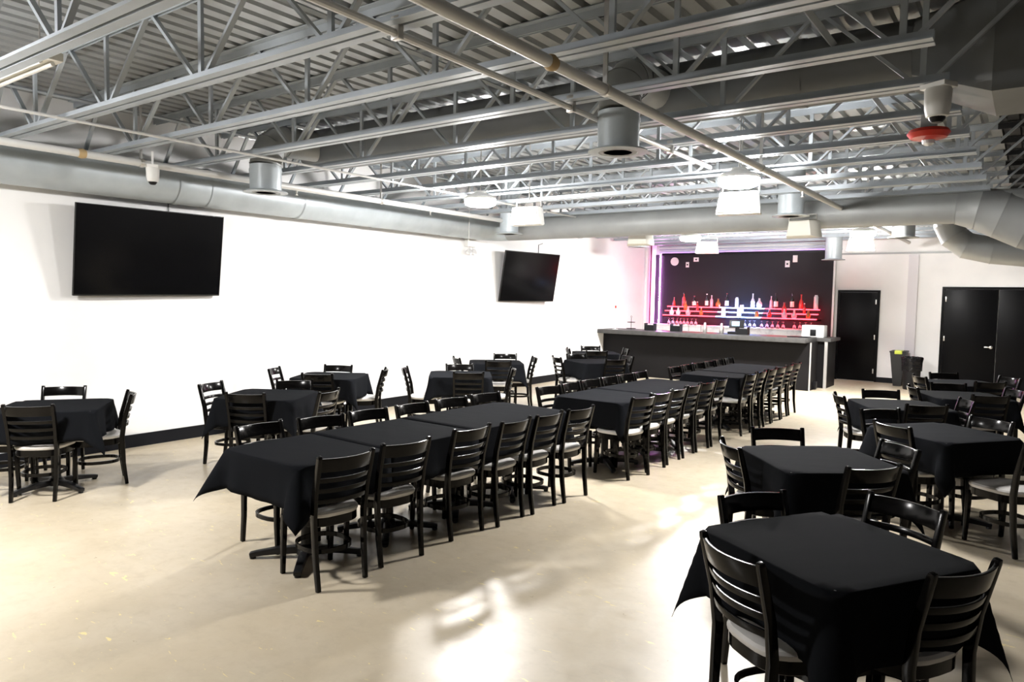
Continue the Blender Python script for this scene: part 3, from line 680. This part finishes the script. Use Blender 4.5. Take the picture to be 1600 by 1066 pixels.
LOWB = [(1073,1,.26,.045,'amber',0,2,'cap','round amber bottle on the middle step, left'),(1093,1,.24,.03,'red',0,0,'lab','small red bottle on the middle step, left'),(1165,1,.2,.05,'clear',0,3,'dark','short clear jar on the middle blue step'),
 (1229,1,.26,.05,'red',0,2,'cap','round red bottle on the middle step, right'),(1258,1,.25,.03,'red',0,0,'lab','small red bottle on the middle step, right'),
 (1053,0,.2,.05,'clear',0,2,'clear','first flask from the left on the bottom step'),(1064,0,.2,.05,'clear',0,2,'clear','second flask from the left on the bottom step'),(1081,0,.22,.055,'pink',0,2,'clear','third flask from the left on the bottom step'),
 (1103,0,.2,.04,'amber',0,2,'clear','small amber flask on the bottom step beside the blue shelf'),(1139,0,.24,.05,'clear',1,3,'clear','first labelled clear bottle on the bottom blue step'),(1164,0,.24,.05,'clear',1,3,'clear','second labelled clear bottle on the bottom blue step'),
 (1191,0,.15,.045,'amber',0,3,'amber','small square olive tin at the right blue step'),(1210,0,.2,.045,'red',0,2,'clear','red flask on the bottom step, right of the blue shelf'),(1232,0,.22,.055,'pink',0,2,'clear','first pale flask on the bottom right step'),
 (1246,0,.2,.055,'pink',0,2,'clear','second pale flask on the bottom right step'),(1266,0,.22,.045,'amber',0,2,'clear','orange flask at the right end of the bottom step')]
for px, ti, h, r, c, lb, sh, cp, lab in LOWB: bottle(lab, px2x(px), ti, h, r, c, lb, sh, cp)
gm = mat('glassware', (.85, .86, .9), .05, 0, .5, trans=.85)
g0 = None; gi = 0
for grp, xsx in (('under the left red shelf', (1047,1054,1061,1067,1073,1079,1086,1093)), ('under the blue shelf', (1156,1164,1172,1180,1187)), ('under the right red shelf', (1198,1206,1214,1222,1230,1246,1254,1262,1270))):
    for k, px in enumerate(xsx):
        lab = 'upturned stemmed glass, %s from the left %s' % ((NUM+['seventh','eighth','ninth'])[k], grp)
        loc = (px2x(px), 17.9, 1.175)
        if g0 is None:
            g0 = thing('stemmed_glass', lab, 'glass', loc, 0, 'stemmed glasses on the back bar')
            MB().lathe([(.036,0),(.042,.05),(.03,.09),(.008,.105),(.006,.16)], 12).build('bowl', gm, g0); MB().lathe([(.006,.158),(.034,.165),(.034,.169),(0,.17)], 12).build('foot', gm, g0)
        else: dup(g0, loc, 0, lab)
# wall plates and clock on the black wall
wy = YB-.062
o = MB().lathe([(0,-.02),(.10,-.02),(.11,-.012),(.11,.02),(0,.02)], 24).build('wall_clock', 'white'); o.rotation_euler = (R(90),0,0); o.location = (-7.92, wy-.015, 2.86)
tag(o, 'round white disc on the upper left of the black bar wall', 'disc')
for x, z, wv, hv, lab in ((-7.56,2.77,.09,.14,'white outlet plate beside the round disc on the black wall'),(-7.32,2.905,.14,.11,'white blank plate above the left outlet on the black wall'),(-4.97,2.76,.11,.16,'white outlet plate at the right of the black wall'),(-4.79,2.885,.11,.17,'white blank plate at the upper right of the black wall')):
    t = thing('wall_plate', lab, 'plate', (x, wy, z)); MB().box(-wv/2, wv/2, -.012, 0, -hv/2, hv/2).build('plate', 'white', t, .004)
    if 'outlet' in lab: MB().box(-.02, .02, -.016, -.011, -.02, .02).build('socket', 'black', t)
# things on the bar
CT = 1.095
def caddy(label, x, y):
    t = thing('bar_caddy', label, 'caddy', (x, y, CT)); MB().box(-.12,.12,-.08,.08,.0,.02).build('tray', 'black', t)
    for a_ in (-.115, .115): MB().box(a_-.006, a_+.006, -.08, .08, .02, .17).build('side', 'black', t)
    MB().box(-.11,.11,-.08,-.07,.02,.13).build('front_side', 'black', t); MB().box(-.09,.09,-.05,.05,.02,.10).build('napkins', 'white', t)
caddy('black napkin caddy at the left of the bar top', -7.35, 15.75); caddy('black napkin caddy in the middle of the bar top', -5.14, 15.75)
caddy('black condiment caddy beside the bar tap', -6.74, 15.85)
for i, x in enumerate((-6.05, -5.66)):
    o = MB().lathe([(0,0),(.045,0),(.05,.02),(.052,.13),(.038,.17),(.03,.19),(.022,.23),(0,.235)], 14).build('cocktail_shaker', 'chrome'); o.location = (x, 15.85, CT)
    tag(o, ('left' if i == 0 else 'right')+' steel cocktail shaker on the bar top', 'shaker')
for i, x in enumerate((-6.50, -6.20)):
    tag(MB().tube([(x, 16.0, CT), (x, 16.0, CT+.14), (x-.04, 15.97, CT+.16), (x-.1, 15.93, CT+.15), (x-.1, 15.93, CT+.12)], .01, 8).build('faucet', 'chrome'), ('left' if i == 0 else 'right')+' curved steel tap on the bar top', 'tap')
t = thing('till', 'till with a tilted lit screen in the middle of the bar top', 'till', (-5.35+.02, 15.9, CT))
MB().box(-.17,.17,-.12,.12,0,.05).build('cash_drawer', 'black', t, .006); MB().box(-.03,.03,-.02,.02,.05,.16).build('stand', 'black', t)
s_ = MB().box(-.16,.16,-.012,.012,-.09,.09).build('monitor', 'black', t, .006); s_.location = (0,-.02,.22); s_.rotation_euler = (R(-18),0,R(12))
MB().box(-.10,.06,-.016,-.012,-.045,.055).build('display', 'screen', s_)
t = thing('tiered_stand', 'two-tier black serving stand at the left of the bar top', 'stand', (-7.78, 15.6, CT))
MB().tube([(0,0,0),(0,0,.30)], .006, 6).build('rod', 'black', t)
for z, r_ in ((.02,.11),(.17,.09)): MB().lathe([(0,z),(r_,z+.005),(r_+.008,z+.018),(r_,z+.012),(0,z+.008)], 18).build('tier', 'black', t)
MB().tube([(-.02,0,.3),(0,0,.34),(.02,0,.3)], .005, 5).build('handle', 'black', t)
t = thing('card_rack', 'thin pale wire card rack at the left end of the bar', 'rack', (-8.15, 15.5, CT))
MB().lathe([(.07,0),(.07,.008),(0,.01)], 14).build('base_plate', 'white', t)
for k, (dx, hh) in enumerate(((-.1,.42),(0,.52),(.09,.38))): MB().tube([(0,0,.0),(dx*.6,0,hh*.4),(dx,0,hh)], .005, 5).build('stem', 'white', t)
for k, (dx, z, c) in enumerate(((-.11,.42,'cream'),(.0,.54,'red'),(.09,.36,'yellow'),(-.05,.30,'cream'),(.1,.22,'cream'),(-.14,.26,'cream'))): MB().box(dx-.02, dx+.02, -.008, -.004, z-.03, z+.03).build('card', 'cream' if c != 'red' else 'cap' if False else c, t)
t = thing('white_machine', 'white countertop machine at the right end of the bar', 'machine', (-3.86, 16.62, 1.07))
MB().box(-.23,.23,-.16,.16,.0,.26).build('machine_body', 'white', t, .015); MB().box(-.05,.07,-.172,-.158,.03,.17).build('machine_panel', 'black', t, .004)
t = tag(MB().box(-4.15, -3.74, 15.55, 15.80, CT, CT+.02).build('bar_mat', 'black', None, .004), 'flat black mat on the right end of the bar top', 'mat')

# ---------------------------------------------------------------- bins by the back wall
t = thing('slim_bin', 'slim grey tapered bin with a yellow-green top by the back wall', 'bin', (-2.38, 18.05, 0))
def rr(wx, wy_, z): return [(-wx,-wy_,z),(wx,-wy_,z),(wx,wy_,z),(-wx,wy_,z)]
MB().loops([rr(.08,.15,0), rr(.155,.24,.76)]).build('bin_body', 'bin', t, .012)
MB().loops([rr(.163,.25,.75), rr(.163,.25,.78), rr(.13,.21,.785)]).build('bin_rim', 'bin', t, .006)
MB().box(-.06,.09,-.262,-.02,.72,.80).build('yellow_tag', 'yellow', t, .01)
t = thing('round_bin', 'black bin lined with a black bag in front of the slim bin', 'bin', (-2.05, 17.45, 0))
MB().lathe([(0,0),(.15,0),(.16,.02),(.185,.66),(.17,.66),(.14,.05)], 20).build('bin_body', 'black', t)
bm_ = MB(); n = 28
bm_.loops([[( (r_+.012*math.sin(5*q+z*40))*math.cos(2*math.pi*q/n), (r_+.012*math.sin(5*q+z*40))*math.sin(2*math.pi*q/n), z+.015*math.sin(3.1*q)) for q in range(n)] for r_, z in ((.188,.40),(.202,.58),(.208,.68),(.195,.70),(.165,.66),(.13,.5))], False, False).build('bin_bag', 'bag', t)
